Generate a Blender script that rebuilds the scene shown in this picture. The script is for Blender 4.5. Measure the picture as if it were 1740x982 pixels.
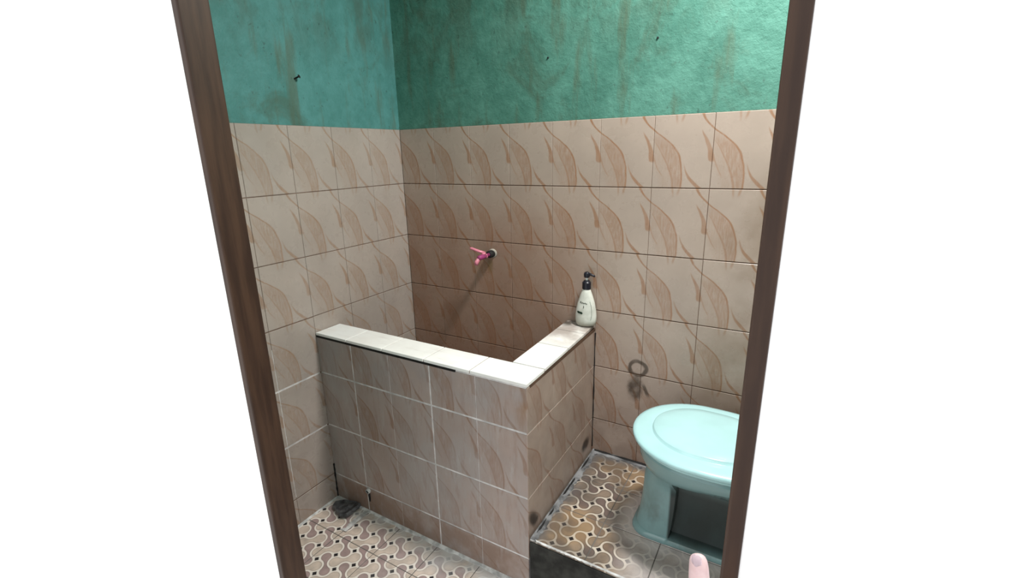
import bpy, bmesh, math, random
from mathutils import Vector, Matrix, noise
random.seed(7)
for o in list(bpy.data.objects): bpy.data.objects.remove(o)
S = bpy.context.scene
COL = S.collection
R = math.radians

# ------------------------------------------------------------------ camera
cam_d = bpy.data.cameras.new('camera'); cam = bpy.data.objects.new('camera', cam_d); COL.objects.link(cam)
YAW, PITCH, ROLL, FPX = -0.533, -0.275, -0.021, 819.4
cy, sy, cp, sp = math.cos(YAW), math.sin(YAW), math.cos(PITCH), math.sin(PITCH)
fw = Vector((sy*cp, cy*cp, sp)); rt = Vector((cy, -sy, 0)); up = rt.cross(fw)
r2 = math.cos(ROLL)*rt + math.sin(ROLL)*up; u2 = -math.sin(ROLL)*rt + math.cos(ROLL)*up
m = Matrix((r2, u2, -fw)).transposed().to_4x4(); m.translation = Vector((1.667, -1.809, 1.508))
cam.matrix_world = m
cam_d.sensor_width = 36; cam_d.lens = 36*FPX/1740; cam_d.clip_start = 0.02
S.camera = cam

# ------------------------------------------------------------------ world: overcast sky
W = bpy.data.worlds.new('overcast'); S.world = W; W.use_nodes = True
wt = W.node_tree; wt.nodes.clear()
wo = wt.nodes.new('ShaderNodeOutputWorld'); wb = wt.nodes.new('ShaderNodeBackground')
wg = wt.nodes.new('ShaderNodeNewGeometry'); ws = wt.nodes.new('ShaderNodeSeparateXYZ')
wr = wt.nodes.new('ShaderNodeMapRange')          # standard overcast sky: zenith three times the horizon
wr.inputs['From Min'].default_value = 0; wr.inputs['From Max'].default_value = 1
wr.inputs['To Min'].default_value = 1.0; wr.inputs['To Max'].default_value = 3.0
wneg = wt.nodes.new('ShaderNodeMath'); wneg.operation = 'MULTIPLY'; wneg.inputs[1].default_value = -1
wt.links.new(wg.outputs['Incoming'], ws.inputs[0]); wt.links.new(ws.outputs['Z'], wneg.inputs[0])
wt.links.new(wneg.outputs[0], wr.inputs['Value'])
wb.inputs['Color'].default_value = (0.97, 0.99, 1.0, 1)
SKY = 1.0
wm = wt.nodes.new('ShaderNodeMath'); wm.operation = 'MULTIPLY'; wm.inputs[1].default_value = SKY
wt.links.new(wr.outputs[0], wm.inputs[0]); wt.links.new(wm.outputs[0], wb.inputs['Strength'])
wt.links.new(wb.outputs[0], wo.inputs[0])

# daylight falling through the roof opening above the toilet
ld = bpy.data.lights.new('roof_daylight', 'AREA'); ld.shape = 'RECTANGLE'; ld.size = 0.22; ld.size_y = 0.22
ld.energy = 53; ld.color = (1.0, 0.985, 0.95)
lo = bpy.data.objects.new('roof_daylight', ld); COL.objects.link(lo); lo.location = (1.65, -0.42, 2.74)

S.view_settings.view_transform = 'Standard'; S.view_settings.look = 'None'
S.view_settings.exposure = 0.0; S.view_settings.gamma = 1.0; S.view_settings.use_curve_mapping = False
try: S.cycles.use_denoising = True
except Exception: pass

# ------------------------------------------------------------------ node helper
class V:
    """a scalar socket with arithmetic"""
    def __init__(s, t, sock): s.t, s.s = t, sock
    def _m(s, op, *a, clamp=False):
        n = s.t.nodes.new('ShaderNodeMath'); n.operation = op; n.use_clamp = clamp
        for i, x in enumerate((s,)+a):
            if isinstance(x, V): s.t.links.new(x.s, n.inputs[i])
            else: n.inputs[i].default_value = x
        return V(s.t, n.outputs[0])
    def __add__(s, o): return s._m('ADD', o)
    __radd__ = __add__
    def __sub__(s, o): return s._m('SUBTRACT', o)
    def __rsub__(s, o): return (s*-1)+o
    def __mul__(s, o): return s._m('MULTIPLY', o)
    __rmul__ = __mul__
    def __truediv__(s, o): return s._m('DIVIDE', o)
    def abs(s): return s._m('ABSOLUTE')
    def cos(s): return s._m('COSINE')
    def sqrt(s): return s._m('SQRT')
    def min(s, o): return s._m('MINIMUM', o)
    def max(s, o): return s._m('MAXIMUM', o)
    def wrap(s): return s - s._m('ROUND')
    def ss(s, a, b, lo=0.0, hi=1.0):
        n = s.t.nodes.new('ShaderNodeMapRange'); n.interpolation_type = 'SMOOTHSTEP'
        if a > b: a, b, lo, hi = b, a, hi, lo
        s.t.links.new(s.s, n.inputs['Value'])
        n.inputs['From Min'].default_value = a; n.inputs['From Max'].default_value = b
        n.inputs['To Min'].default_value = lo; n.inputs['To Max'].default_value = hi
        return V(s.t, n.outputs[0])
    def curve(s, pts):
        n = s.t.nodes.new('ShaderNodeFloatCurve'); c = n.mapping.curves[0]
        c.points[0].location = pts[0]; c.points[1].location = pts[-1]
        for p in pts[1:-1]: c.points.new(*p)
        n.mapping.update(); s.t.links.new(s.s, n.inputs['Value'])
        return V(s.t, n.outputs[0])

class Mat:
    def __init__(s, name):
        s.m = bpy.data.materials.new(name); s.m.use_nodes = True; s.t = s.m.node_tree
        s.b = s.t.nodes['Principled BSDF']
    def pos(s):
        g = s.t.nodes.new('ShaderNodeNewGeometry'); x = s.t.nodes.new('ShaderNodeSeparateXYZ')
        s.t.links.new(g.outputs['Position'], x.inputs[0]); s.P = g.outputs['Position']
        return [V(s.t, x.outputs[i]) for i in range(3)]
    def objco(s):
        g = s.t.nodes.new('ShaderNodeTexCoord'); x = s.t.nodes.new('ShaderNodeSeparateXYZ')
        s.t.links.new(g.outputs['Object'], x.inputs[0]); s.P = g.outputs['Object']
        return [V(s.t, x.outputs[i]) for i in range(3)]
    def uv(s):
        g = s.t.nodes.new('ShaderNodeUVMap'); x = s.t.nodes.new('ShaderNodeSeparateXYZ')
        s.t.links.new(g.outputs[0], x.inputs[0])
        return [V(s.t, x.outputs[i]) for i in range(2)]
    def rnd(s):
        return V(s.t, s.t.nodes.new('ShaderNodeObjectInfo').outputs['Random'])
    def noise(s, scale, detail=3, rough=.55, stretch=None, offs=(0,0,0), dist=0):
        n = s.t.nodes.new('ShaderNodeTexNoise'); n.inputs['Scale'].default_value = scale
        n.inputs['Detail'].default_value = detail; n.inputs['Roughness'].default_value = rough
        n.inputs['Distortion'].default_value = dist
        mp = s.t.nodes.new('ShaderNodeMapping'); s.t.links.new(s.P, mp.inputs[0])
        mp.inputs['Location'].default_value = offs
        if stretch: mp.inputs['Scale'].default_value = stretch
        s.t.links.new(mp.outputs[0], n.inputs['Vector'])
        return V(s.t, n.outputs['Fac'])
    def mix(s, f, a, b):
        n = s.t.nodes.new('ShaderNodeMix'); n.data_type = 'RGBA'
        for sk, x in ((n.inputs[0], f), (n.inputs[6], a), (n.inputs[7], b)):
            if isinstance(x, V): s.t.links.new(x.s, sk)
            elif isinstance(x, tuple): sk.default_value = (*x, 1)
            elif isinstance(x, (int, float)): sk.default_value = x
            else: s.t.links.new(x, sk)
        return n.outputs[2]
    def out(s, col, rough=.5, bump=None, bstr=.2, bdist=.002, spec=.5, metal=0):
        if isinstance(col, tuple): s.b.inputs['Base Color'].default_value = (*col, 1)
        else: s.t.links.new(col, s.b.inputs['Base Color'])
        if isinstance(rough, V): s.t.links.new(rough.s, s.b.inputs['Roughness'])
        else: s.b.inputs['Roughness'].default_value = rough
        s.b.inputs['Specular IOR Level'].default_value = spec; s.b.inputs['Metallic'].default_value = metal
        if bump:
            n = s.t.nodes.new('ShaderNodeBump'); n.inputs['Strength'].default_value = bstr; n.inputs['Distance'].default_value = bdist
            s.t.links.new(bump.s, n.inputs['Height']); s.t.links.new(n.outputs[0], s.b.inputs['Normal'])
        return s.m

def srgb(r, g, b):
    f = lambda c: (c/255/12.92) if c/255 <= .04045 else ((c/255+.055)/1.055)**2.4
    return (f(r), f(g), f(b))

# ------------------------------------------------------------------ materials
def stroke(u, v, pts, wpts, blur=.014):
    """painted stroke: centre line u(v) and half width w(v); both given as lists over v"""
    uc = v.curve([(a, (b+.4)/1.6) for a, b in pts])*1.6-.4
    w = v.curve([(a, b*5) for a, b in wpts])*.2
    d = (u-uc).wrap().abs()-w
    return d.ss(blur, -blur), uc

def leaf_tile(name, base, ink, film=0.0, filmcol=(.4,.4,.4), stain=None, strength=1.0, wall=False, rough=.22):
    M = Mat(name); x, y, z = M.pos(); u, v = M.uv()
    wob = M.noise(14, 2)-.5; u = u+wob*.05
    A, ua = stroke(u, v, [(0,.51),(.2,.51),(.36,.48),(.52,.40),(.68,.2),(.81,-.02),(.97,-.19),(1,-.2)],
                   [(0,.016),(.3,.016),(.6,.02),(.8,.018),(1,.024)], .012)
    B, ub = stroke(u, v, [(0,.14),(.17,.1),(.37,-.01),(.54,-.05),(.66,-.11),(.78,-.19),(1,-.25)],
                   [(0,0),(.34,0),(.38,.05),(.5,.04),(.7,.02),(.8,.0),(1,0)])
    B = B*v.ss(.34,.39)*v.ss(.8,.76)
    Cc, uc = stroke(u, v, [(0,.25),(.17,.17),(.26,.1),(.37,.04),(.5,.0),(1,0)], [(0,.008),(.4,.014),(1,.014)])
    Cc = Cc*v.ss(.13,.2)*v.ss(.5,.42)
    D, ud = stroke(u, v, [(0,.38),(.15,.345),(.29,.28),(.44,.18),(.57,.09),(.75,-.05),(1,-.1)], [(0,.022),(.3,.02),(.5,.014),(.7,.008),(1,.008)])
    D = D*v.ss(.7,.6)
    E, ue = stroke(u, v, [(0,.83),(.09,.71),(.18,.62),(.29,.56),(.4,.53),(1,.5)], [(0,.04),(.1,.035),(.2,.016),(.3,.004),(1,0)])
    E = E*v.ss(.36,.28)
    F, uf = stroke(u, v, [(0,.38),(.85,.39),(1,.375)], [(0,.012),(1,.016)]); F = F*v.ss(.84,.95)
    G, ug = stroke(u, v, [(0,.46),(.85,.46),(1,.5)], [(0,.012),(1,.02)]); G = G*v.ss(.87,.95)
    fill = (ua-u).ss(-.01,.03)*(u-ud).ss(-.03,.05)*v.ss(.78,.55)
    fill2 = (ua-u).ss(-.01,.03)*(u-ub).ss(-.05,.08)*v.ss(.86,.7)
    brush = M.noise(30, 3, .6, (3,3,.6))
    ink_f = (A*.85).max(B*.72).max(Cc*.55).max(D*.62).max(E*.75).max(F*.45).max(G*.5)
    ink_f = ink_f*brush.ss(.2,.6,.6,1.0)
    ink_f = ink_f.max((fill*.27+fill2*.16)*M.noise(55,3,.6,(3,3,.45)).ss(.3,.65,.35,1.25))
    ink_f = ink_f*strength
    cloud = M.noise(3.2, 4)
    b2 = M.mix(cloud.ss(.3,.7), tuple(c*.9 for c in base), tuple(min(1,c*1.08) for c in base))
    col = M.mix(ink_f, b2, ink)
    rn = M.rnd()
    col = M.mix(rn*.12, col, tuple(c*.55 for c in base))
    if film:
        fm = M.noise(5.5, 5, .65, (1,1,.45)).ss(.36,.66)*film
        col = M.mix(fm, col, filmcol)
    if stain: col = stain(M, x, y, z, col)
    rg = M.noise(20, 3).ss(.3,.7, rough, rough+.18)
    return M.out(col, rg, M.noise(35,2), .08, .001, spec=.4)

BASE = (.43,.337,.283); INK = (.30,.142,.068)
def back_stain(M, x, y, z, col):
    # brown splash deposits with the tub's shade painted in, hose ring mark, rusty drip under the tap
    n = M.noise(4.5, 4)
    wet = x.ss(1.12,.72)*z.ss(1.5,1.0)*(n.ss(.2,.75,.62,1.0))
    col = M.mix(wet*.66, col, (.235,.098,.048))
    damp = x.ss(1.25,1.6)*n.ss(.3,.7)*z.ss(1.55,1.25)
    col = M.mix(damp*.55, col, (.16,.095,.045))
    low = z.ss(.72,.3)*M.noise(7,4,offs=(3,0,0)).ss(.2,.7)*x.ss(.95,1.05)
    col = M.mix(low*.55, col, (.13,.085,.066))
    # ring mark of an old hose, and its smear
    q = M.noise(22, 3); dx = x-1.187+(q-.5)*.02; dz = z-.652+(q-.5)*.016
    r = (dx*dx+dz*dz*1.1).sqrt()
    ring = (r-.033).abs().ss(.012,.004)*M.noise(9,2,offs=(0,0,4)).ss(.3,.55,.45,1)
    sm = (((x-1.181+(q-.5)*.03)/.036)*((x-1.181+(q-.5)*.03)/.036)+((z-.565)/.066)*((z-.565)/.066)).sqrt().ss(1.15,.55)*M.noise(26,3).ss(.3,.6,.65,1)
    tail = ((x-1.215-(.58-z)*.45).abs()).ss(.012,.004)*z.ss(.6,.57)*z.ss(.525,.55)
    col = M.mix((ring*.85).max(sm*.9).max(tail*.85), col, (.05,.032,.02))
    drip = ((x-.487+(q-.5)*.02).abs()).ss(.022,.006)*z.ss(1.055,1.03)*z.ss(.96,1.01)
    return M.mix(drip*.6, col, (.14,.085,.02))
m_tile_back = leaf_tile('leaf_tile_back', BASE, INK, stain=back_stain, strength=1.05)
def left_stain(M, x, y, z, col):
    low = z.ss(.95,.4)*M.noise(6,4).ss(.35,.7)
    return M.mix(low*.4, col, (.24,.2,.18))
m_tile_left = leaf_tile('leaf_tile_left', (.40,.335,.295), (.29,.155,.08), film=.2, filmcol=(.42,.38,.36), stain=left_stain, strength=.9)
def tub_stain(M, x, y, z, col):
    n = M.noise(9, 4)
    base = z.ss(.15,.1)*n.ss(.2,.6)
    col = M.mix(base*.7, col, (.21,.125,.085))
    edge = x.ss(.93,.985)*z.ss(.55,.75)*M.noise(10,3,.5,(3,3,.7)).ss(.35,.6)
    col = M.mix(edge*.75, col, (.26,.13,.055))
    sk = M.noise(13, 5, .7, (3,3,.5), offs=(2,0,5)).ss(.5,.68)
    col = M.mix(sk*.35, col, (.27,.16,.115))
    wh = M.noise(10, 5, .7, (2.5,2.5,.6), offs=(7,0,1)).ss(.52,.7)
    col = M.mix(wh*.3, col, (.47,.45,.45))
    hi = z.ss(.6,.78)*n.ss(.35,.7)
    return M.mix(hi*.4, col, (.3,.29,.3))
m_tile_tub = leaf_tile('leaf_tile_tub', (.385,.30,.265), (.24,.12,.065), film=.6, filmcol=(.37,.35,.345), stain=tub_stain, strength=1.0, rough=.3)
def side_stain(M, x, y, z, col):
    n = M.noise(11, 4)
    c1 = (((y+.082)/.055)*((y+.082)/.055)+((z-.285)/.035)*((z-.285)/.035)).sqrt().ss(1.1,.4)
    c2 = (((y+.562+(z-.27)*.6)/.035)*((y+.562+(z-.27)*.6)/.035)+((z-.265)/.055)*((z-.265)/.055)).sqrt().ss(1.1,.4)
    col = M.mix(n.ss(.3,.7)*.3, col, (.22,.15,.115))
    return M.mix(c1.max(c2)*n.ss(.25,.55)*.92, col, (.016,.012,.01))
m_tile_side = leaf_tile('leaf_tile_side', (.39,.30,.25), (.24,.115,.07), film=.3, filmcol=(.3,.26,.24), stain=side_stain, strength=.95, rough=.3)

def rim_mat():
    M = Mat('rim_tile'); x, y, z = M.pos()
    n = M.noise(8, 4); streak = M.noise(16, 3, .6, (.5,3,1))
    col = M.mix(n.ss(.3,.7), (.85,.82,.79), (.93,.915,.885))
    col = M.mix(streak.ss(.55,.75)*.35, col, (.62,.56,.52))
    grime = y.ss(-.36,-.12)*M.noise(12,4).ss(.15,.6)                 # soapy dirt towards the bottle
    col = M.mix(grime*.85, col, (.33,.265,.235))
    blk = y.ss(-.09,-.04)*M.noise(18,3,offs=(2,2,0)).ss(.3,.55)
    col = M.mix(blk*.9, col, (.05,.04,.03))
    blue = x.ss(.35,.05)*.35
    col = M.mix(blue*n.ss(.2,.6), col, (.76,.79,.82))
    return M.out(col, .35, n, .1, .001, spec=.4)
m_rim = rim_mat()

def floor_tile(name, pale, dark, line, plat=False):
    M = Mat(name); x, y, z = M.pos(); u, v = M.uv()                 # uv in metres from the tile corner
    p = (u+v)*10+.5; q = (u-v)*10; pi = math.pi                     # rotated lattice: dumbbells cross at every cell
    wp, wq, hp, hq = p.wrap(), q.wrap(), (p-.5).wrap(), (q-.5).wrap()
    dt = (hp*hp+wq*wq).sqrt(); dm = (wp*wp+hq*hq).sqrt()
    par = (p*pi).cos()*(q*pi).cos(); ev = par.ss(-.01,.01); od = 1-ev
    rt_, rm_, l = .375, .325, .038
    dark_f = (rm_-l-dm).max((dt-rt_-l).min(.17-wp.abs())*ev+(ev-1))
    pale_f = (rt_-l-dt).max((dm-rm_-l).min(.22-wq.abs())*od+(od-1))
    body = dark_f.max(pale_f)
    ln = body.ss(.022,-.004)
    d1 = (p-.0).wrap().abs()
    dot = ((p-.5).wrap().abs()).max((q-.5).wrap().abs()).ss(.125,.085)
    n = M.noise(26, 3)
    a = M.mix(n.ss(.3,.7), tuple(c*.85 for c in pale), tuple(c*1.1 for c in pale))
    b = M.mix(n.ss(.3,.7), tuple(c*.85 for c in dark), tuple(c*1.12 for c in dark))
    col = M.mix((dark_f-pale_f).ss(-.01,.01), a, b)
    shade = body.ss(.085,.02)                                       # darker printed outline just inside the line
    col = M.mix(shade*(.7 if plat else .3), col, tuple(c*.4 for c in dark))
    col = M.mix(ln, col, line)
    col = M.mix(dot, col, (.018,.014,.016))
    big = M.noise(6, 4)
    if plat:
        wet = M.noise(5.2, 3, offs=(1.3,.4,0)).ss(.42,.6)
        wet = wet.max((((x-1.1)*(x-1.1)+(y+.47)*(y+.47)).sqrt()).ss(.13,.06)).max((((x-1.13)*(x-1.13)*.5+(y+.07)*(y+.07)).sqrt()).ss(.075,.04))
        col = M.mix(wet*(1-ln*.5)*(1-dot)*.55, col, (.37,.235,.115))
        grime = M.noise(9, 4, offs=(5,2,0)).ss(.38,.62)
        col = M.mix(grime*.6, col, (.09,.075,.065))
        edge = x.ss(1.075,1.02).max(y.ss(-.07,-.02))
        col = M.mix(edge*M.noise(15,3).ss(.25,.6)*.85, col, (.10,.10,.105))
        # lime crust round the toilet foot
        dx = (x-1.56).abs()-.21; dy = (y+.31).abs()-.045
        r = ((dx.max(0.0)*dx.max(0.0)+dy.max(0.0)*dy.max(0.0)).sqrt()-.05)
        cr = r.ss(.10,.015)*M.noise(14,4).ss(.1,.6,.45,1)
        cr = cr.max((x.ss(1.25,1.36)*y.ss(-.40,-.46))*.75*M.noise(14,4).ss(.2,.6,.4,1))
        col = M.mix(cr*.85, col, (.58,.52,.50))
        rg = .3
    else:
        lime = big.ss(.3,.6)*x.ss(.35,.8)
        col = M.mix(lime*.75, col, (.53,.53,.54))
        edge = y.ss(-.70,-.61)*M.noise(16,4,offs=(3,0,0)).ss(.35,.6)
        col = M.mix(edge*.75, col, (.62,.60,.58))
        dirt = M.noise(11,4,offs=(0,7,0)).ss(.55,.75)
        col = M.mix(dirt*.3, col, (.2,.17,.15))
        rg = .35
    return M.out(col, rg, n, .06, .001, spec=.4)
m_floor = floor_tile('dumbbell_floor_tile', (.63,.515,.435), (.38,.275,.26), (.84,.76,.69))
m_plat = floor_tile('dumbbell_platform_tile', (.25,.19,.145), (.165,.12,.105), (.60,.53,.45), True)

def plain(name, col, rough=.6, var=.15, scale=8, bstr=.2, bscale=40, spec=.3, metal=0):
    M = Mat(name); M.pos(); n = M.noise(scale, 4)
    c = M.mix(n.ss(.3,.7), tuple(c*(1-var) for c in col), tuple(min(1,c*(1+var)) for c in col))
    return M.out(c, rough, M.noise(bscale,3) if bstr else None, bstr, .002, spec, metal)
m_grout_dark = plain('brown_grout', (.10,.055,.035), .8, .3)
m_grout_left = plain('left_grout', (.16,.105,.08), .8, .3)
m_grout_white = plain('white_grout', (.62,.59,.58), .8, .25, 20)
m_grout_floor = plain('floor_grout', (.13,.12,.11), .8, .3)
m_cement = plain('cement', (.56,.55,.54), .85, .35, 30, .4)
m_cement_dark = plain('stained_cement', (.17,.17,.175), .8, .6, 22, .4)
m_black = plain('black_mould', (.012,.011,.011), .7, .4, 30)
m_moss = plain('mossy_riser', (.026,.026,.023), .7, .6, 18, .5)
m_wood = None
def wood():
    M = Mat('brown_door_wood'); M.pos()
    g = M.noise(10, 4, .6, (6,6,.5)); c = M.mix(g.ss(.3,.7), (.026,.012,.007), (.05,.025,.014))
    return M.out(c, .5, g, .2, .001, spec=.3)
m_wood = wood()
m_white = plain('white_wall_paint', (.90,.90,.90), .8, .02, 5, .1)
m_ground = plain('pale_concrete', (.62,.61,.60), .85, .08, 4, .2)
m_ceil = plain('ceiling_plaster', (.55,.56,.53), .85, .05, 4, .1)

def green(name, bluish):
    M = Mat(name); x, y, z = M.pos()
    lo_, hi_ = ((.055,.19,.175), (.085,.255,.245)) if bluish else ((.058,.18,.138), (.10,.265,.21))
    n = M.noise(3.5, 5, .6, dist=.6); f = M.noise(16, 5, .65, dist=.5)
    g2 = M.noise(34, 4, .7, dist=1.0); col = M.mix((n*.5+f*.3+g2*.2).ss(.38,.62), lo_, hi_)
    st = M.noise(7, 4, .6, (2.2,2.2,.35), offs=(4,0,1)).ss(.52,.70)           # brown vertical runs
    col = M.mix(st*.55, col, (.085,.10,.055))
    bl = M.noise(4.2, 6, .7, offs=(8,3,2), dist=.8).ss(.52,.70)               # blotches of damp
    col = M.mix(bl*.55, col, (.06,.10,.065))
    top = M.noise(9, 4, .6, (1,1,.5), offs=(1,1,6)).ss(.44,.62)*z.ss(1.8,2.1)
    col = M.mix(top*.45, col, (.06,.075,.045))
    sp = M.noise(60, 2, .5).ss(.68,.74)
    col = M.mix(sp*.4, col, (.03,.05,.04))
    return M.out(col, .62, f*.6+M.noise(38,4,.7)*.7, .75, .005, spec=.35)
m_green = green('green_wall_paint', False); m_teal = green('teal_wall_paint', True)

# ------------------------------------------------------------------ mesh helpers
def link(name, me, parent=None, mats=()):
    o = bpy.data.objects.new(name, me); COL.objects.link(o)
    for mt in mats: me.materials.append(mt)
    if parent: o.parent = parent
    return o
def from_bm(name, bm, mats, parent=None, smooth=False):
    me = bpy.data.meshes.new(name); bm.normal_update(); bm.to_mesh(me); bm.free()
    if smooth:
        for p in me.polygons: p.use_smooth = True
    if not isinstance(mats, (list, tuple)): mats = [mats]
    return link(name, me, parent, mats)
def box(bm, x0, x1, y0, y1, z0, z1):
    vs = [bm.verts.new((x, y, z)) for z in (z0, z1) for y in (y0, y1) for x in (x0, x1)]
    fs = [(0,2,3,1),(4,5,7,6),(0,1,5,4),(2,6,7,3),(0,4,6,2),(1,3,7,5)]
    return [bm.faces.new([vs[i] for i in f]) for f in fs]
def tag(o, label, cat, group=None, kind=None):
    o['label'] = label; o['category'] = cat
    if group: o['group'] = group
    if kind: o['kind'] = kind
    return o
def structure(o, label=None):
    o['kind'] = 'structure'
    if label: o['label'] = label
    return o
def thing(name, loc, label, cat, group=None):
    o = bpy.data.objects.new(name, None); COL.objects.link(o); o.location = loc; o.empty_display_size = .1
    return tag(o, label, cat, group)
def local(root, o):
    """o is built in world space; hang it on its thing"""
    o.parent = root; o.matrix_parent_inverse = Matrix.Translation(-root.location); return o
def loft(bm, rings, cap0=True, cap1=True):
    R_ = [[bm.verts.new(p) for p in r] for r in rings]
    n = len(rings[0])
    for a, b in zip(R_, R_[1:]):
        for i in range(n): bm.faces.new((a[i], a[(i+1)%n], b[(i+1)%n], b[i]))
    if cap0: bm.faces.new(list(reversed(R_[0])))
    if cap1: bm.faces.new(R_[-1])
def tube(bm, pts, rad, n=12, cap=True):
    pts = [Vector(p) for p in pts]; rings = []
    rad = rad if isinstance(rad, (list, tuple)) else [rad]*len(pts)
    ref = Vector((0.31,0.22,0.92)).normalized()
    for i, p in enumerate(pts):
        d = (pts[min(i+1,len(pts)-1)]-pts[max(i-1,0)]).normalized()
        a = d.cross(ref).normalized(); b = d.cross(a)
        rings.append([p+(a*math.cos(t)+b*math.sin(t))*rad[i] for t in (2*math.pi*k/n for k in range(n))])
    loft(bm, rings, cap, cap)

# wall tile: front face looks to -y, local x right, z up, origin at lower left of its cell
_tm = {}
def tile_mesh(w, h, mat, gx=.0012, gz=.003, u0=0, u1=1, v0=0, v1=1, th=.006, metric=False):
    gl, gr = gx if isinstance(gx, tuple) else (gx/2, gx/2)
    key = (round(w,4), round(h,4), mat.name, gx, gz, u0, u1, v0, v1)
    if key in _tm: return _tm[key]
    bm = bmesh.new(); uvl = bm.loops.layers.uv.new('UVMap')
    b = .0012
    def ring(i, y): return [(gl+i, y, gz/2+i), (w-gr-i, y, gz/2+i), (w-gr-i, y, h-gz/2-i), (gl+i, y, h-gz/2-i)]
    loft(bm, [ring(0, th), ring(0, b), ring(b, 0)], True, True)
    bmesh.ops.recalc_face_normals(bm, faces=bm.faces)
    for f in bm.faces:
        for l in f.loops:
            a, c = l.vert.co.x/w, l.vert.co.z/h
            l[uvl].uv = (a*w, c*h) if metric else (u0+a*(u1-u0), v0+c*(v1-v0))
    me = bpy.data.meshes.new('tile'); bm.normal_update(); bm.to_mesh(me); bm.free(); me.materials.append(mat)
    _tm[key] = me; return me
def put_tile(me, parent, loc, rot=(0,0,0), name='tile', jit=.0004):
    o = bpy.data.objects.new(name, me); COL.objects.link(o); o.parent = parent
    if parent.type == 'EMPTY': loc = Vector(loc)-parent.location
    o.location = loc; o.rotation_euler = (rot[0]+random.uniform(-1,1)*.0015, rot[1], rot[2]+random.uniform(-1,1)*.0015)
    return o

ZT = 1.625
ROWS = [(1.375,.25),(1.125,.25),(.875,.25),(.625,.25),(.375,.25),(.125,.25),(0,.125)]
XR = 2.2; YF = -1.27; TH = .05; YO = YF-TH
ZC = 2.75

# ------------------------------------------------------------------ setting
# back wall: grout face at y=.0015, tile faces at y=0, plaster above
bm = bmesh.new()
box(bm, -.12, XR+.12, .006, .14, -.1, ZC)
wall_back = structure(from_bm('wall_back', bm, m_green), 'back wall, green paint above beige leaf-pattern tiles')
bm = bmesh.new(); box(bm, 0, XR, .0018, .0065, 0, ZT-.001); from_bm('grout', bm, m_grout_dark, wall_back)
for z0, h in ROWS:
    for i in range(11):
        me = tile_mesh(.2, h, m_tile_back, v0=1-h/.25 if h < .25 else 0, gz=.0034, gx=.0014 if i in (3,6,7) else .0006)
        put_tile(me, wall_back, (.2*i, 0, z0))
# left wall
bm = bmesh.new(); box(bm, -.14, -.006, YF, .006, -.1, ZC)
wall_left = structure(from_bm('wall_left', bm, m_teal), 'left wall, teal paint above beige leaf-pattern tiles')
bm = bmesh.new(); box(bm, -.0065, -.0018, YF, .0018, 0, ZT-.001); from_bm('grout', bm, m_grout_left, wall_left)
bm = bmesh.new(); box(bm, -.0055, -.0008, YF, -.606, 0.135, .80); from_bm('white_grout', bm, m_grout_white, wall_left)
for z0, h in ROWS:
    for i in range(7):
        w = .2 if i < 6 else .07; y1 = -.2*i
        big = z0 < .7 and y1 < -.55
        me = tile_mesh(w, h, m_tile_left, v0=1-h/.25 if h < .25 else 0, u0=1-w/.2, gz=.006 if big and z0 > .1 else .003)
        put_tile(me, wall_left, (0, y1-w, z0), (0,0,R(90)))
# right wall
bm = bmesh.new(); box(bm, XR+.006, XR+.14, YF, .006, -.1, ZC)
wall_right = structure(from_bm('wall_right', bm, m_green), 'right wall, green paint above beige leaf-pattern tiles')
bm = bmesh.new(); box(bm, XR+.0018, XR+.0065, YF, .0018, 0, ZT-.001); from_bm('grout', bm, m_grout_dark, wall_right)
for z0, h in ROWS:
    for i in range(7):
        w = .2 if i < 6 else .07
        put_tile(tile_mesh(w, h, m_tile_left, v0=1-h/.25 if h < .25 else 0, u1=w/.2), wall_right, (XR, -.2*i, z0), (0,0,R(-90)))
# front wall with the doorway the picture is taken through
DX0, DX1, DZ = .765, 1.6425, 2.06        # clear opening
JW = .018
bm = bmesh.new()
for x0, x1, z0, z1 in ((-3.2, DX0-JW, -.1, 3.2), (DX1+JW, 4.6, -.1, 3.2), (DX0-JW, DX1+JW, DZ+JW, 3.2)):
    for f in box(bm, x0, x1, YO, YF, z0, z1):
        f.normal_update()
        if f.normal.y > .5: f.material_index = 1
wall_front = structure(from_bm('wall_front', bm, [m_white, m_green]), 'white outer wall around the open doorway')
# door frame
door = structure(bpy.data.objects.new('door_1', None), 'dark brown wooden door frame'); COL.objects.link(door); door.location = ((DX0+DX1)/2, YO, 0)
def bevel_box(name, mat, parent, b=.003, *ext):
    bm = bmesh.new(); box(bm, *ext)
    bmesh.ops.bevel(bm, geom=bm.edges[:], offset=b, segments=2, affect='EDGES', profile=.6)
    o = from_bm(name, bm, mat); return local(parent, o) if parent else o
bevel_box('jamb', m_wood, door, .003, DX0-JW, DX0, YO-.004, YF, 0, DZ)
bevel_box('jamb', m_wood, door, .003, DX1, DX1+JW, YO-.004, YF, 0, DZ)
bevel_box('lintel', m_wood, door, .003, DX0-JW, DX1+JW, YO-.004, YF, DZ, DZ+JW)
# ceiling with roof opening
bm = bmesh.new(); hx0, hx1, hy0, hy1 = 1.4, 1.9, -.67, -.17
for x0, x1, y0, y1 in ((-.14,hx0,YO,.14),(hx1,XR+.14,YO,.14),(hx0,hx1,YO,hy0),(hx0,hx1,hy1,.14)):
    box(bm, x0, x1, y0, y1, ZC, ZC+.06)
structure(from_bm('ceiling', bm, m_ceil), 'plain plaster ceiling with a roof opening')
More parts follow.
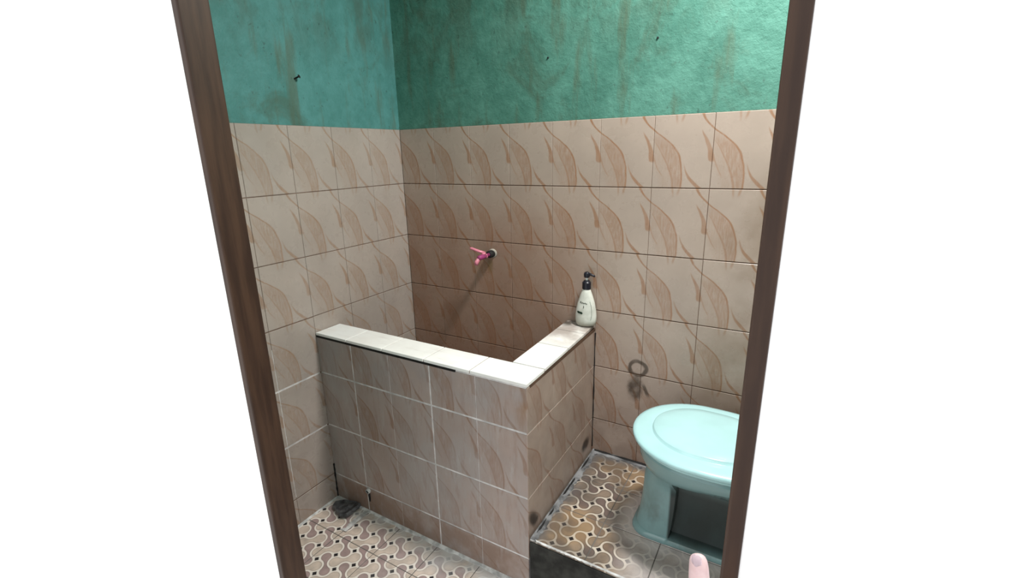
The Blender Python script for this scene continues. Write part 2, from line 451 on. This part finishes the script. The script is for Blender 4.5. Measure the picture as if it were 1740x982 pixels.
# floor
bm = bmesh.new(); box(bm, 0, XR, YF, 0, -.08, -.0015)
floor = structure(from_bm('floor', bm, m_grout_floor), 'floor of dumbbell-pattern tiles')
FX, FY = -.01, -.565
for i in range(12):
    for j in range(4):
        x0 = FX+.2*i; y1 = FY-.2*j; y0 = y1-.2
        cx0 = max(x0, 0); cx1 = min(x0+.2, XR); cy0 = max(y0, YF); cy1 = y1
        if cx1-cx0 < .02 or cy1-cy0 < .02: continue
        w, h = cx1-cx0, cy1-cy0
        key = ('f', round(w,3), round(h,3), round(cx0-x0,3), round(cy0-y0,3))
        if key not in _tm:
            me = tile_mesh(w, h, m_floor, gx=.003, gz=.003, metric=True, u0=len(_tm)).copy()
            for l in me.uv_layers[0].data: l.uv = (l.uv[0]+cx0-x0, l.uv[1]+cy0-y0-.2)
            _tm[key] = me
        put_tile(_tm[key], floor, (cx0, cy0, 0), (R(-90),0,0))
# ground outside the door
bm = bmesh.new(); box(bm, -5, 7, -8, YF, -.1, -.0016)
structure(from_bm('ground', bm, m_ground), 'pale concrete ground outside the doorway')

def ragged_strip(name, mat, parent, along, fixed, a0, a1, z, w0, w1, h=.004, seed=1, dirn=-1, n=60):
    """a smeared cement fillet; along='x' or 'y', it grows from the fixed line in direction dirn"""
    rnd = random.Random(seed); bm = bmesh.new(); rows = []
    wv = rnd.uniform(w0, w1)
    for i in range(n+1):
        t = a0+(a1-a0)*i/n; wv = .55*wv+.45*rnd.uniform(w0, w1)
        pr = []
        for d, zz in ((0, h*1.6), (wv*.55, h), (wv*.9, h*.55), (wv, -.001)):
            pr.append((t, fixed+dirn*d, z+zz) if along == 'x' else (fixed+dirn*d, t, z+zz))
        rows.append([bm.verts.new(p) for p in pr])
    for a, b in zip(rows, rows[1:]):
        for k in range(3): bm.faces.new((a[k], b[k], b[k+1], a[k+1]))
    bmesh.ops.recalc_face_normals(bm, faces=bm.faces)
    o = from_bm(name, bm, mat)
    return local(parent, o) if parent.type == 'EMPTY' else (setattr(o, 'parent', parent) or o)
ragged_strip('cement_fillet', m_cement, floor, 'x', -.600, .16, 1.0, 0, .004, .02, .004, 3)
ragged_strip('cement_fillet', m_cement, floor, 'x', -.600, .0, .16, 0, .004, .016, .003, 5, n=16)
ragged_strip('cement_fillet', m_cement, floor, 'y', 0, -1.1, -.6, 0, .004, .014, .003, 4, dirn=1)
ragged_strip('cement_fillet', m_cement, floor, 'y', .21, -.74, -.61, 0, .012, .05, .004, 6, dirn=-1, n=20)

# ------------------------------------------------------------------ water tub
TW, TD, TH_, RT = 1.0, .6, .806, .125
def rimz(y): return TH_+(.008*(1+y/.6))             # the right-hand rim rises a little to the back wall
tub = thing('water_tub', (.5, -.3, 0), 'waist-high tiled water tub with pale rim built into the room corner', 'water tub')
bm = bmesh.new()
box(bm, .0005, TW-.002, -TD+.002, -TD+RT-.002, .0, TH_-.012)
box(bm, TW-RT+.002, TW-.002, -TD+RT-.002, -.0005, .0, TH_-.012)
box(bm, .0005, TW-RT+.002, -TD+RT-.002, -.0005, .0, .10)
local(tub, from_bm('masonry', bm, m_grout_white))
TR = [(0,.125),(.125,.25),(.375,.25),(.625,.166)]
for z0, h in TR:
    for i in range(5):
        v0, v1 = (1-h/.25, 1) if z0 == 0 else ((0, h/.25) if h < .25 else (0, 1))
        put_tile(tile_mesh(.2, h, m_tile_tub, v0=v0, v1=v1, gx=(.0032 if i in (1,3) else .001, .0032 if i in (0,2) else .001), gz=.0075, th=.0035), tub, (.2*i, -TD, z0))
SR = [(.125,.25),(.375,.25),(.625,.166)]
for z0, h in SR:
    for i in range(3):
        y1 = -.2*i
        o = put_tile(tile_mesh(.2, h, m_tile_side, v1=min(1,h/.25), gx=.0012, gz=.0035, th=.0035), tub, (TW, y1-.2, z0), (0,0,R(90)))
# rim tiles
def rim_tile(x0, x1, y0, y1, tip=True):
    bm = bmesh.new(); g = .0021; b = .002
    fs = box(bm, x0+g, x1-g, y0+g, y1-g, TH_-.011, TH_)
    bmesh.ops.bevel(bm, geom=[e for e in bm.edges if all(v.co.z > TH_-.001 for v in e.verts)], offset=b, segments=2, affect='EDGES', profile=.5)
    if tip:
        for v in bm.verts: v.co.z += rimz(v.co.y)-TH_ if v.co.y > -TD+RT else 0
    return local(tub, from_bm('rim_tile', bm, m_rim))
for x0, x1 in ((0,.182),(.182,.376),(.376,.58),(.58,.78),(.78,TW+.003)):
    rim_tile(x0+(.001 if x0 == 0 else 0), x1, -TD-.004, -TD+RT, False)
for y0, y1 in ((-TD+RT,-.28),(-.28,-.12),(-.12,-.001)): rim_tile(TW-RT, TW+.003, y0, y1)
# grime seam under the rim and at the corners
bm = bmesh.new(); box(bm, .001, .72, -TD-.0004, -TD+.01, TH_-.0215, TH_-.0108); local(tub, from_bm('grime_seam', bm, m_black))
bm = bmesh.new(); box(bm, .004, TW-RT-.004, -TD+.001, -TD+RT-.004, TH_-.0125, TH_-.0035); local(tub, from_bm('grout', bm, m_grout_left))
bm = bmesh.new(); box(bm, TW-.012, TW+.0005, -TD+.02, -.002, TH_-.0235, TH_-.0108); local(tub, from_bm('grime_seam', bm, m_grout_dark))
def seam(x, y, z0, z1, w=.004):
    bm = bmesh.new()
    tube(bm, [(x+random.uniform(-.0006,.0006), y+random.uniform(-.0006,.0006), z0+(z1-z0)*i/12) for i in range(13)],
         [w*random.uniform(.5,1.1) for i in range(13)], 6)
    return from_bm('mould_seam', bm, m_black)
local(tub, seam(.001, -TD-.001, .0, .175, .005)); local(tub, seam(TW+.0005, -.001, .232, .775, .0042))
# drain pipe stub on the tub front
bm = bmesh.new()
tube(bm, [(.212,-.598,.112),(.212,-.611,.110)], .0105, 16, False)
tube(bm, [(.212,-.611,.110),(.212,-.598,.112)], .0085, 16, False)
n0 = len(bm.verts); bm.verts.ensure_lookup_table()
for k in range(16):
    a = bm.verts[16+k]; b = bm.verts[16+(k+1)%16]
    # close the lip between outer and inner ring
    ia = min((v for v in bm.verts[32:48]), key=lambda v: (v.co-a.co).length); ib = min((v for v in bm.verts[32:48]), key=lambda v: (v.co-b.co).length)
    try: bm.faces.new((a, b, ib, ia))
    except ValueError: pass
m_pvc = plain('white_plastic', (.62,.61,.6), .4, .1)
pipe = local(tub, from_bm('drain_pipe', bm, m_pvc, smooth=True))
bm = bmesh.new(); tube(bm, [(.212,-.6075,.1106),(.212,-.6085,.1104)], .0085, 14)
from_bm('pipe_bore', bm, m_black).parent = pipe
bm = bmesh.new(); tube(bm, [(.213,-.602,.098),(.2135,-.6015,.07),(.212,-.601,.055)], [.0055,.0045,.002], 8)
local(tub, from_bm('slime_trail', bm, m_black))

# ------------------------------------------------------------------ platform
PH = .213; PX1 = XR
plat = thing('tiled_platform', (1.6, -.3, 0), 'raised tiled step carrying the toilet, dark mossy front edge', 'platform')
bm = bmesh.new(); box(bm, TW+.006, PX1-.001, -.598, -.0005, .0, PH-.0015); local(plat, from_bm('masonry', bm, m_grout_floor))
bm = bmesh.new(); 
xs = [TW+.006+(PX1-.007-TW)*i/40 for i in range(41)]
rings = []
for x in xs:
    j = lambda: random.uniform(-.002,.002)
    rings.append([(x,-.597,0.0),(x,-.602+j(),0.0),(x,-.604+j(),.07),(x,-.603+j(),.14),(x,-.603+j(),PH-.009),(x,-.597,PH-.009)])
loft(bm, rings); bmesh.ops.recalc_face_normals(bm, faces=bm.faces); local(plat, from_bm('riser', bm, m_moss))
for i in range(6):
    for j in range(3):
        me = _tm.get('plat')
        if me is None:
            me = tile_mesh(.2, .2, m_plat, gx=.003, gz=.003, metric=True).copy()
            for l in me.uv_layers[0].data: l.uv = (l.uv[0], l.uv[1]-.2)
            _tm['plat'] = me
        if TW+.2*i+.2 <= PX1+.001: put_tile(me, plat, (TW+.2*i+.004, -.2*j-.2-.002, PH), (R(-90),0,0))
ragged_strip('cement_fillet', m_cement_dark, plat, 'y', TW+.006, -.6, 0, PH, .014, .034, .003, 8, dirn=1)
ragged_strip('cement_fillet', m_cement_dark, plat, 'x', 0, TW+.006, 1.9, PH, .012, .03, .004, 9)
bm = bmesh.new(); tube(bm, [(TW+.0135,-.595+.59*i/20,PH-.001) for i in range(21)], [random.uniform(.004,.007) for i in range(21)], 6); local(plat, from_bm('mould_seam', bm, m_black))
bm = bmesh.new(); tube(bm, [(TW+.014+.9*i/20,-.004,PH+.003) for i in range(21)], [random.uniform(.003,.007) for i in range(21)], 6); local(plat, from_bm('mould_seam', bm, m_black))
ragged_strip('pale_edge', m_cement, plat, 'x', -.594, TW+.006, 1.45, PH, .004, .009, .0015, 12)

# ------------------------------------------------------------------ toilet
def ceramic(name, c, dirt=True):
    M = Mat(name); x, y, z = M.pos(); n = M.noise(8,4)
    col = M.mix(n.ss(.35,.7), c, tuple(k*.93 for k in c))
    if dirt:
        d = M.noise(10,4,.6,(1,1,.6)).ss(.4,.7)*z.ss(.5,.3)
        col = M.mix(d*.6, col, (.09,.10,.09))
        d2 = x.ss(1.415,1.425)*z.ss(.50,.40)*M.noise(7,4,offs=(2,2,2)).ss(.05,.35)      # shade of the trap recess painted into the colour
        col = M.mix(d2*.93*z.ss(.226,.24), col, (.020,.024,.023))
    return M.out(col, .18, None, spec=.5)
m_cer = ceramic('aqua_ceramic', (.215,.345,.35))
m_lid = ceramic('aqua_plastic', (.43,.67,.685), False)
TX, TY = 1.275, -.32
toilet = thing('toilet', (1.5, TY, PH), 'pale aqua toilet with closed lid standing on the tiled step', 'toilet')
_half = sorted([.5-.5*math.cos(math.pi*k/40) for k in range(41)]+[.246,.254])
_loop = [(f, 1) for f in _half]+[(f, -1) for f in reversed(_half[1:-1])]
NL = len(_loop)
def egg(xf, xb, hw, z, back=3.2, wide=.47):
    """egg outline: front tip at xf (low x), flatter back at xb"""
    xm = xf+(xb-xf)*wide; pts = []
    for f, sg in _loop:
        x = xf+(xb-xf)*f
        if x <= xm: h = math.sqrt(max(0, 1-((xm-x)/(xm-xf))**2))
        else: h = max(0, 1-((x-xm)/(xb-xm))**back)**(1/back)
        pts.append((x, TY+.005+sg*h*hw, z))
    return pts
def ped(xf, xb, hf, hr, z):
    """foot outline: rounded front block, then a recessed trap behind a sharp step"""
    pts = []
    for f, sg in _loop:
        x = xf+(xb-xf)*f; d = x-xf; rr = .07
        h = hf if d > rr else hf-rr*.85+.85*math.sqrt(max(0, rr*rr-(rr-d)**2))
        if d < 1e-6: h = 0
        if f > .25: h = hr
        if xb-x < .03: h *= max(0, (xb-x)/.03)**.5
        pts.append((x, TY+.012+sg*h, z))
    return pts
def lerp(A, B, f): return [tuple(a+(b-a)*f for a, b in zip(p, q)) for p, q in zip(A, B)]
bm = bmesh.new(); z0 = PH
rings = [ped(1.290,1.80,.092,.090,z0+.001), ped(1.290,1.80,.092,.090,z0+.012), ped(1.294,1.80,.088,.086,z0+.019)]
rings += [ped(1.301,1.80,.082,.074,z0+.022), ped(1.302,1.80,.082,.048,z0+.027), ped(1.309,1.80,.079,.044,z0+.06), ped(1.315,1.80,.078,.044,z0+.12), ped(1.319,1.80,.079,.046,z0+.18)]
def tilt(r, k=.17): return [(x, y, z+max(0, x-1.39)*k) for x, y, z in r]
pd = ped(1.320,1.80,.081,.05,z0+.215); md = tilt(egg(1.325,1.74,.132,z0+.262))
rings += [pd, lerp(pd, md, .25), lerp(pd, md, .6), lerp(pd, md, .85), md]
rings += [tilt(egg(1.312,1.745,.155,z0+.28), .13), tilt(egg(1.299,1.74,.172,z0+.312), .05), egg(1.294,1.735,.178,.556), egg(1.291,1.735,.181,.566), egg(1.296,1.731,.177,.574)]
rings += [egg(1.33,1.69,.145,.575), egg(1.335,1.685,.14,.56), egg(1.39,1.62,.085,.46)]
loft(bm, rings); bmesh.ops.recalc_face_normals(bm, faces=bm.faces)
for e in bm.edges:
    if len(e.link_faces) == 2 and e.calc_face_angle() > R(38): e.smooth = False
o = local(toilet, from_bm('bowl', bm, m_cer, smooth=True))
bm = bmesh.new()
R1 = [egg(1.290,1.712,.184,.578), egg(1.287,1.715,.187,.584), egg(1.291,1.712,.183,.592), egg(1.35,1.66,.125,.592), egg(1.355,1.655,.12,.581)]
rr_ = [[bm.verts.new(p) for p in r] for r in R1]
for a, b in zip(rr_, rr_[1:]+rr_[:1]):
    for i in range(NL): bm.faces.new((a[i], a[(i+1)%NL], b[(i+1)%NL], b[i]))
bmesh.ops.recalc_face_normals(bm, faces=bm.faces); local(toilet, from_bm('seat', bm, m_lid, smooth=True))
def inset(f, z): # scaled egg about its middle
    base = egg(1.272,1.722,.204,z); cx_ = 1.495
    return [(cx_+(x-cx_)*f, TY+.005+(y-TY-.005)*f, z) for x, y, _ in base]
bm = bmesh.new(); lz = .597
loft(bm, [inset(.965,lz), inset(.992,lz+.001), inset(1,lz+.005), inset(.998,lz+.011), inset(.985,lz+.015), inset(.93,lz+.018),
          inset(.74,lz+.021), inset(.725,lz+.0195), inset(.715,lz+.0195), inset(.705,lz+.029), inset(.69,lz+.031), inset(.55,lz+.035), inset(.3,lz+.039), inset(.08,lz+.040)])
bmesh.ops.recalc_face_normals(bm, faces=bm.faces); local(toilet, from_bm('lid', bm, m_lid, smooth=True))
for s in (-1, 1):
    bm = bmesh.new(); tube(bm, [(1.725,TY+s*.075-.02,.605),(1.725,TY+s*.075+.02,.605)], .012, 14); local(toilet, from_bm('hinge', bm, m_lid, smooth=True))

# ------------------------------------------------------------------ soap bottle
BX, BY, BZ = .9705, -.0325, rimz(-.0325)+.0006
bottle = thing('pump_bottle', (BX, BY, BZ), 'grimy cream pump bottle with black pump on the tub rim', 'bottle')
bottle.rotation_euler = (0, 0, R(12)); bottle.scale = (1.0, 1.0, 1.035)
M = Mat('cream_bottle_plastic'); x, y, z = M.objco()
n = M.noise(22,4); c = M.mix(n.ss(.35,.65), (.56,.56,.50), (.72,.72,.66))
c = M.mix(z.ss(.035,.0)*n.ss(.2,.5)*.7, c, (.16,.14,.08)); m_bot = M.out(c, .3, n, .1, .001, spec=.5)
m_pump = plain('black_plastic', (.012,.012,.018), .35, .2, 8, 0)
m_chrome = plain('clear_stem', (.8,.8,.8), .2, .05, 8, 0)
def bpart(name, bm, mat, smooth=True):
    bmesh.ops.recalc_face_normals(bm, faces=bm.faces); return from_bm(name, bm, mat, bottle, smooth)
prof = [(.0,.030,.02),(.002,.036,.024),(.008,.040,.027),(.025,.0435,.029),(.045,.0435,.029),(.07,.0405,.028),(.095,.035,.026),(.118,.028,.023),(.136,.0215,.0195),(.146,.0175,.0165),(.150,.0155,.0155),(.156,.0145,.0145)]
bm = bmesh.new(); loft(bm, [[(a*math.cos(t), b*math.sin(t), zz) for t in (2*math.pi*k/40 for k in range(40))] for zz, a, b in prof]); bbody = bpart('bottle_body', bm, m_bot)
bm = bmesh.new(); loft(bm, [[(r*math.cos(t)*(1+.02*(k%2)), r*math.sin(t)*(1+.02*(k%2)), zz) for k, t in enumerate(2*math.pi*k/32 for k in range(32))] for zz, r in ((.151,.0165),(.153,.0172),(.178,.0172),(.182,.013),(.186,.011))]); bpart('collar', bm, m_pump, False)
bm = bmesh.new(); tube(bm, [(0,0,.184),(0,0,.200)], .0052, 14); bpart('stem', bm, m_chrome)
bm = bmesh.new(); loft(bm, [[(r*math.cos(t), r*math.sin(t), zz) for t in (2*math.pi*k/20 for k in range(20))] for zz, r in ((.197,.009),(.199,.0115),(.210,.0125),(.217,.0105),(.220,.005))])
tube(bm, [(.004,0,.210),(.016,-.002,.210),(.029,-.004,.206),(.033,-.0045,.202)], [.006,.0055,.0042,.0036], 10); bpart('pump_head', bm, m_pump)
# the blurred print on the front of the bottle
def surf(a, zz):      # point just proud of the bottle front at sideways offset a
    for (z1, w1, d1), (z2, w2, d2) in zip(prof, prof[1:]):
        if z1 <= zz <= z2:
            f = (zz-z1)/(z2-z1); w_ = w1+(w2-w1)*f; d_ = d1+(d2-d1)*f
            return Vector((a, -d_*math.sqrt(max(0, 1-(a/w_)**2))-.0006, zz))
m_print = plain('dark_print', (.06,.07,.05), .5, .2, 8, 0); m_badge = plain('dark_green_print', (.012,.03,.018), .5, .2, 8, 0)
def ink(name, pts, r, mat):
    bm = bmesh.new(); tube(bm, [surf(a, z_) for a, z_ in pts], r, 6); bpart(name, bm, mat).parent = bbody
ink('print', [(-.021,.098),(-.0185,.105),(-.016,.1),(-.013,.0985),(-.010,.1015),(-.007,.098),(-.003,.0985),(0,.1),(.004,.097),(.008,.0955)], .0014, m_print)
ink('print', [(-.006,.0885),(-.0055,.083),(-.007,.078)], .0013, m_print)
ink('print', [(.018,.105),(.0235,.088),(.026,.07),(.0265,.05),(.024,.03)], .0006, m_print)
bm = bmesh.new(); rows = []
for i in range(11):
    t = i/10; a_ = -.0335+.0245*t; hh = .0056*(1-abs(2*t-1)**5)**.5*(1-.25*math.sin(math.pi*t)); zc = .0605-.003*t
    rows.append([bm.verts.new(surf(a_, zc+hh*k/2)-Vector((0,.0004,0))) for k in (-2,-1,0,1,2)])
for a, b in zip(rows, rows[1:]):
    for k in range(4): bm.faces.new((a[k], b[k], b[k+1], a[k+1]))
bpart('badge', bm, m_badge, False).parent = bbody

# ------------------------------------------------------------------ tap
tap = thing('water_tap', (.499, -.0, 1.07), 'pink plastic water tap with a black collar on the back wall', 'tap')
m_pink = plain('pink_plastic', (.62,.20,.27), .35, .12, 30, 0, spec=.5); m_mag = plain('magenta_plastic', (.26,.04,.13), .35, .2, 20, 0)
m_pale = plain('pale_cement', (.42,.38,.33), .8, .2, 30)
def tpart(name, bm, mat, smooth=True):
    bmesh.ops.recalc_face_normals(bm, faces=bm.faces); return local(tap, from_bm(name, bm, mat, smooth=smooth))
T0 = Vector((.499, 0, 1.07))
bm = bmesh.new(); tube(bm, [T0+Vector((.003,.0,.002)), T0+Vector((.003,-.002,.002))], [.021,.018], 20); tpart('flange', bm, m_pale)
bm = bmesh.new(); tube(bm, [T0+Vector((0,-.001,0)), T0+Vector((0,-.018,0)), T0+Vector((0,-.022,0))], [.0165,.0165,.011], 20); tpart('collar', bm, m_black)
bm = bmesh.new(); tube(bm, [T0+Vector((0,-.018,0)), T0+Vector((0,-.04,0)), T0+Vector((0,-.044,0)), T0+Vector((0,-.066,0)), T0+Vector((0,-.078,0)), T0+Vector((0,-.082,0))], [.008,.008,.0115,.0115,.010,.005], 16); tpart('valve_body', bm, m_mag)
bm = bmesh.new(); tube(bm, [T0+Vector((0,-.064,.002)), T0+Vector((-.004,-.075,-.006)), T0+Vector((-.006,-.084,-.016)), T0+Vector((-.007,-.088,-.03))], [.0085,.0085,.0085,.0075], 14); tpart('spout', bm, m_pink)
bm = bmesh.new(); tube(bm, [T0+Vector((0,-.05,.008)), T0+Vector((0,-.05,.017))], [.0085,.0075], 14)
tube(bm, [T0+Vector((.004,-.05,.016)), T0+Vector((-.02,-.055,.023)), T0+Vector((-.05,-.06,.034)), T0+Vector((-.056,-.061,.036))], [.006,.0062,.0056,.003], 12); tpart('lever_handle', bm, m_pink)
bm = bmesh.new(); tube(bm, [T0+Vector((0,-.041,0)), T0+Vector((0,-.047,0))], .0125, 6); tpart('hex_nut', bm, m_pink, False)

tap.scale = (1.12, 1.36, 1.0)
# ------------------------------------------------------------------ drain cover, nails
dc = None
bm = bmesh.new(); outl = [(.035,-.648),(.048,-.628),(.070,-.616),(.098,-.611),(.128,-.604),(.150,-.604),(.158,-.622),(.157,-.650),(.152,-.684),(.128,-.700),(.108,-.694),(.088,-.690),(.074,-.679),(.052,-.676),(.042,-.664)]
cx_, cy_ = .10, -.65; rd = random.Random(5)
def dring(f, z): return [(cx_+(x-cx_)*f+rd.uniform(-.0015,.0015), cy_+(y-cy_)*f+rd.uniform(-.0015,.0015), z+rd.uniform(-.0015,.0015)+max(0,(x-.08))*.08) for x, y in outl]
loft(bm, [dring(.93,.002), dring(1.0,.006), dring(1.0,.016), dring(.93,.0215), dring(.6,.0185), dring(.3,.0225)])
bmesh.ops.recalc_face_normals(bm, faces=bm.faces)
M = Mat('dark_slate'); M.pos(); n = M.noise(40,4); m_slate = M.out(M.mix(n.ss(.3,.7), (.02,.02,.023), (.12,.12,.125)), .5, n, .5, .004)
dc = tag(from_bm('drain_cover', bm, m_slate), 'dark grey ragged slab over the drain in the floor corner', 'drain cover')
def nail(name, p, d, label, group=None, L=.014, r=.003, hook=False):
    o = thing(name, p, label, 'nail', group)
    p = Vector(p); d = Vector(d)
    bm = bmesh.new(); tube(bm, [p-d*.004, p+d*L], r*.5, 8); local(o, from_bm('shank', bm, m_black))
    bm = bmesh.new(); tube(bm, [p+d*L, p+d*(L+.002)], [r*1.2, r], 10); local(o, from_bm('head', bm, m_black))
    return o
nail('nail', (.778, .006, 1.855), (0,-1,0), 'black nail head in the green wall above the tap, left of the other', L=.0012, r=.0032)
nail('nail', (1.192, .006, 1.874), (0,-1,0), 'black nail head in the green wall high above the toilet', L=.0012, r=.0032)
nail('nail', (-.006, -.536, 1.79), (.8,.35,.35), 'black nail sticking out of the teal left wall', L=.022, r=.006)

# ------------------------------------------------------------------ the hand at the lower right
def px(x, y, w): return m.translation+(fw+r2*((x-869.7)/FPX)-u2*((y-491)/FPX))*w
person = thing('person', px(1188, 1200, .46), 'bare hand with raised thumb beside the right door post', 'person')
M = Mat('skin'); M.pos(); n = M.noise(60,3)
m_skin = M.out(M.mix(n.ss(.3,.7), (.46,.32,.315), (.54,.40,.40)), .5, n, .1, .001, spec=.35)
try:
    M.b.inputs['Subsurface Weight'].default_value = .12; M.b.inputs['Subsurface Radius'].default_value = (.01,.004,.002)
except Exception: pass
m_nail = plain('finger_nail', (.66,.53,.57), .3, .05, 30, 0, spec=.5)
verts, edges, rads = [], [], []
def chain(pts, rs, start=None):
    prev = start
    for p, r in zip(pts, rs):
        verts.append(Vector(p)); rads.append(r); i = len(verts)-1
        if prev is not None: edges.append((prev, i))
        prev = i
    return prev
D0 = .44
A = lambda x, y, w: px(x, y, w)
wrist = chain([A(1250,1560,.40), A(1240,1380,.42)], [.026,.024])
palm = chain([A(1235,1260,.45), A(1232,1165,.47)], [.027,.026], wrist)
# thumb: leaves the side of the palm and stands up
chain([A(1208,1190,.445), A(1194,1090,.436), A(1188,1010,.436), A(1187,958,.44), A(1185,938,.444)], [.014,.0115,.0105,.0093,.0070], wrist+1)
# four fingers curled forward from the knuckles, unequal
for k, (kx, ln) in enumerate(((1225,1.0),(1240,1.08),(1256,1.0),(1271,.82))):
    kn = A(kx, 1128+6*abs(k-1), .485+.006*k)
    f = chain([kn, kn+fw*.030*ln-u2*.006, kn+fw*.040*ln-u2*.028*ln, kn+fw*.018*ln-u2*.040*ln], [.0105,.0095,.0088,.0075], palm)
me = bpy.data.meshes.new('body'); me.from_pydata([tuple(v) for v in verts], edges, []); hand = link('hand', me, None, [m_skin])
sk = hand.modifiers.new('skin', 'SKIN'); sk.use_smooth_shade = True
for i, sv in enumerate(me.skin_vertices[0].data): sv.radius = (rads[i], rads[i]); sv.use_root = (i == wrist)
ss_ = hand.modifiers.new('sub', 'SUBSURF'); ss_.levels = 2; ss_.render_levels = 2
local(person, hand)
# thumb nail on the side turned to the left
bm = bmesh.new(); tip = A(1183,926,.442); c0 = A(1181.5,943,.4362)
axis = (A(1185,930,.44)-A(1187,962,.44)).normalized(); side = (-fw*.75-r2*.65).normalized(); side = (side-axis*side.dot(axis)).normalized(); lat = axis.cross(side); c0 = A(1186.5,948,.44)+side*.0074
rows = []
for i in range(7):
    t = i/6; hw = .0050*math.sqrt(max(.08, 1-abs(2*t-1)**3)); row = []
    for k in range(7):
        a = (k/6*2-1); row.append(bm.verts.new(c0+axis*(.0105*(t-.5))+lat*hw*a-side*(.0026*a*a+.0022*max(0,2*t-1)**2)+side*.0006))
    rows.append(row)
for a, b in zip(rows, rows[1:]):
    for k in range(6): bm.faces.new((a[k], a[k+1], b[k+1], b[k]))
bmesh.ops.solidify(bm, geom=bm.faces[:], thickness=.0008)
bmesh.ops.recalc_face_normals(bm, faces=bm.faces); tn = from_bm('thumbnail', bm, m_nail, smooth=True); tn.parent = hand; tn.matrix_parent_inverse = Matrix.Identity(4)
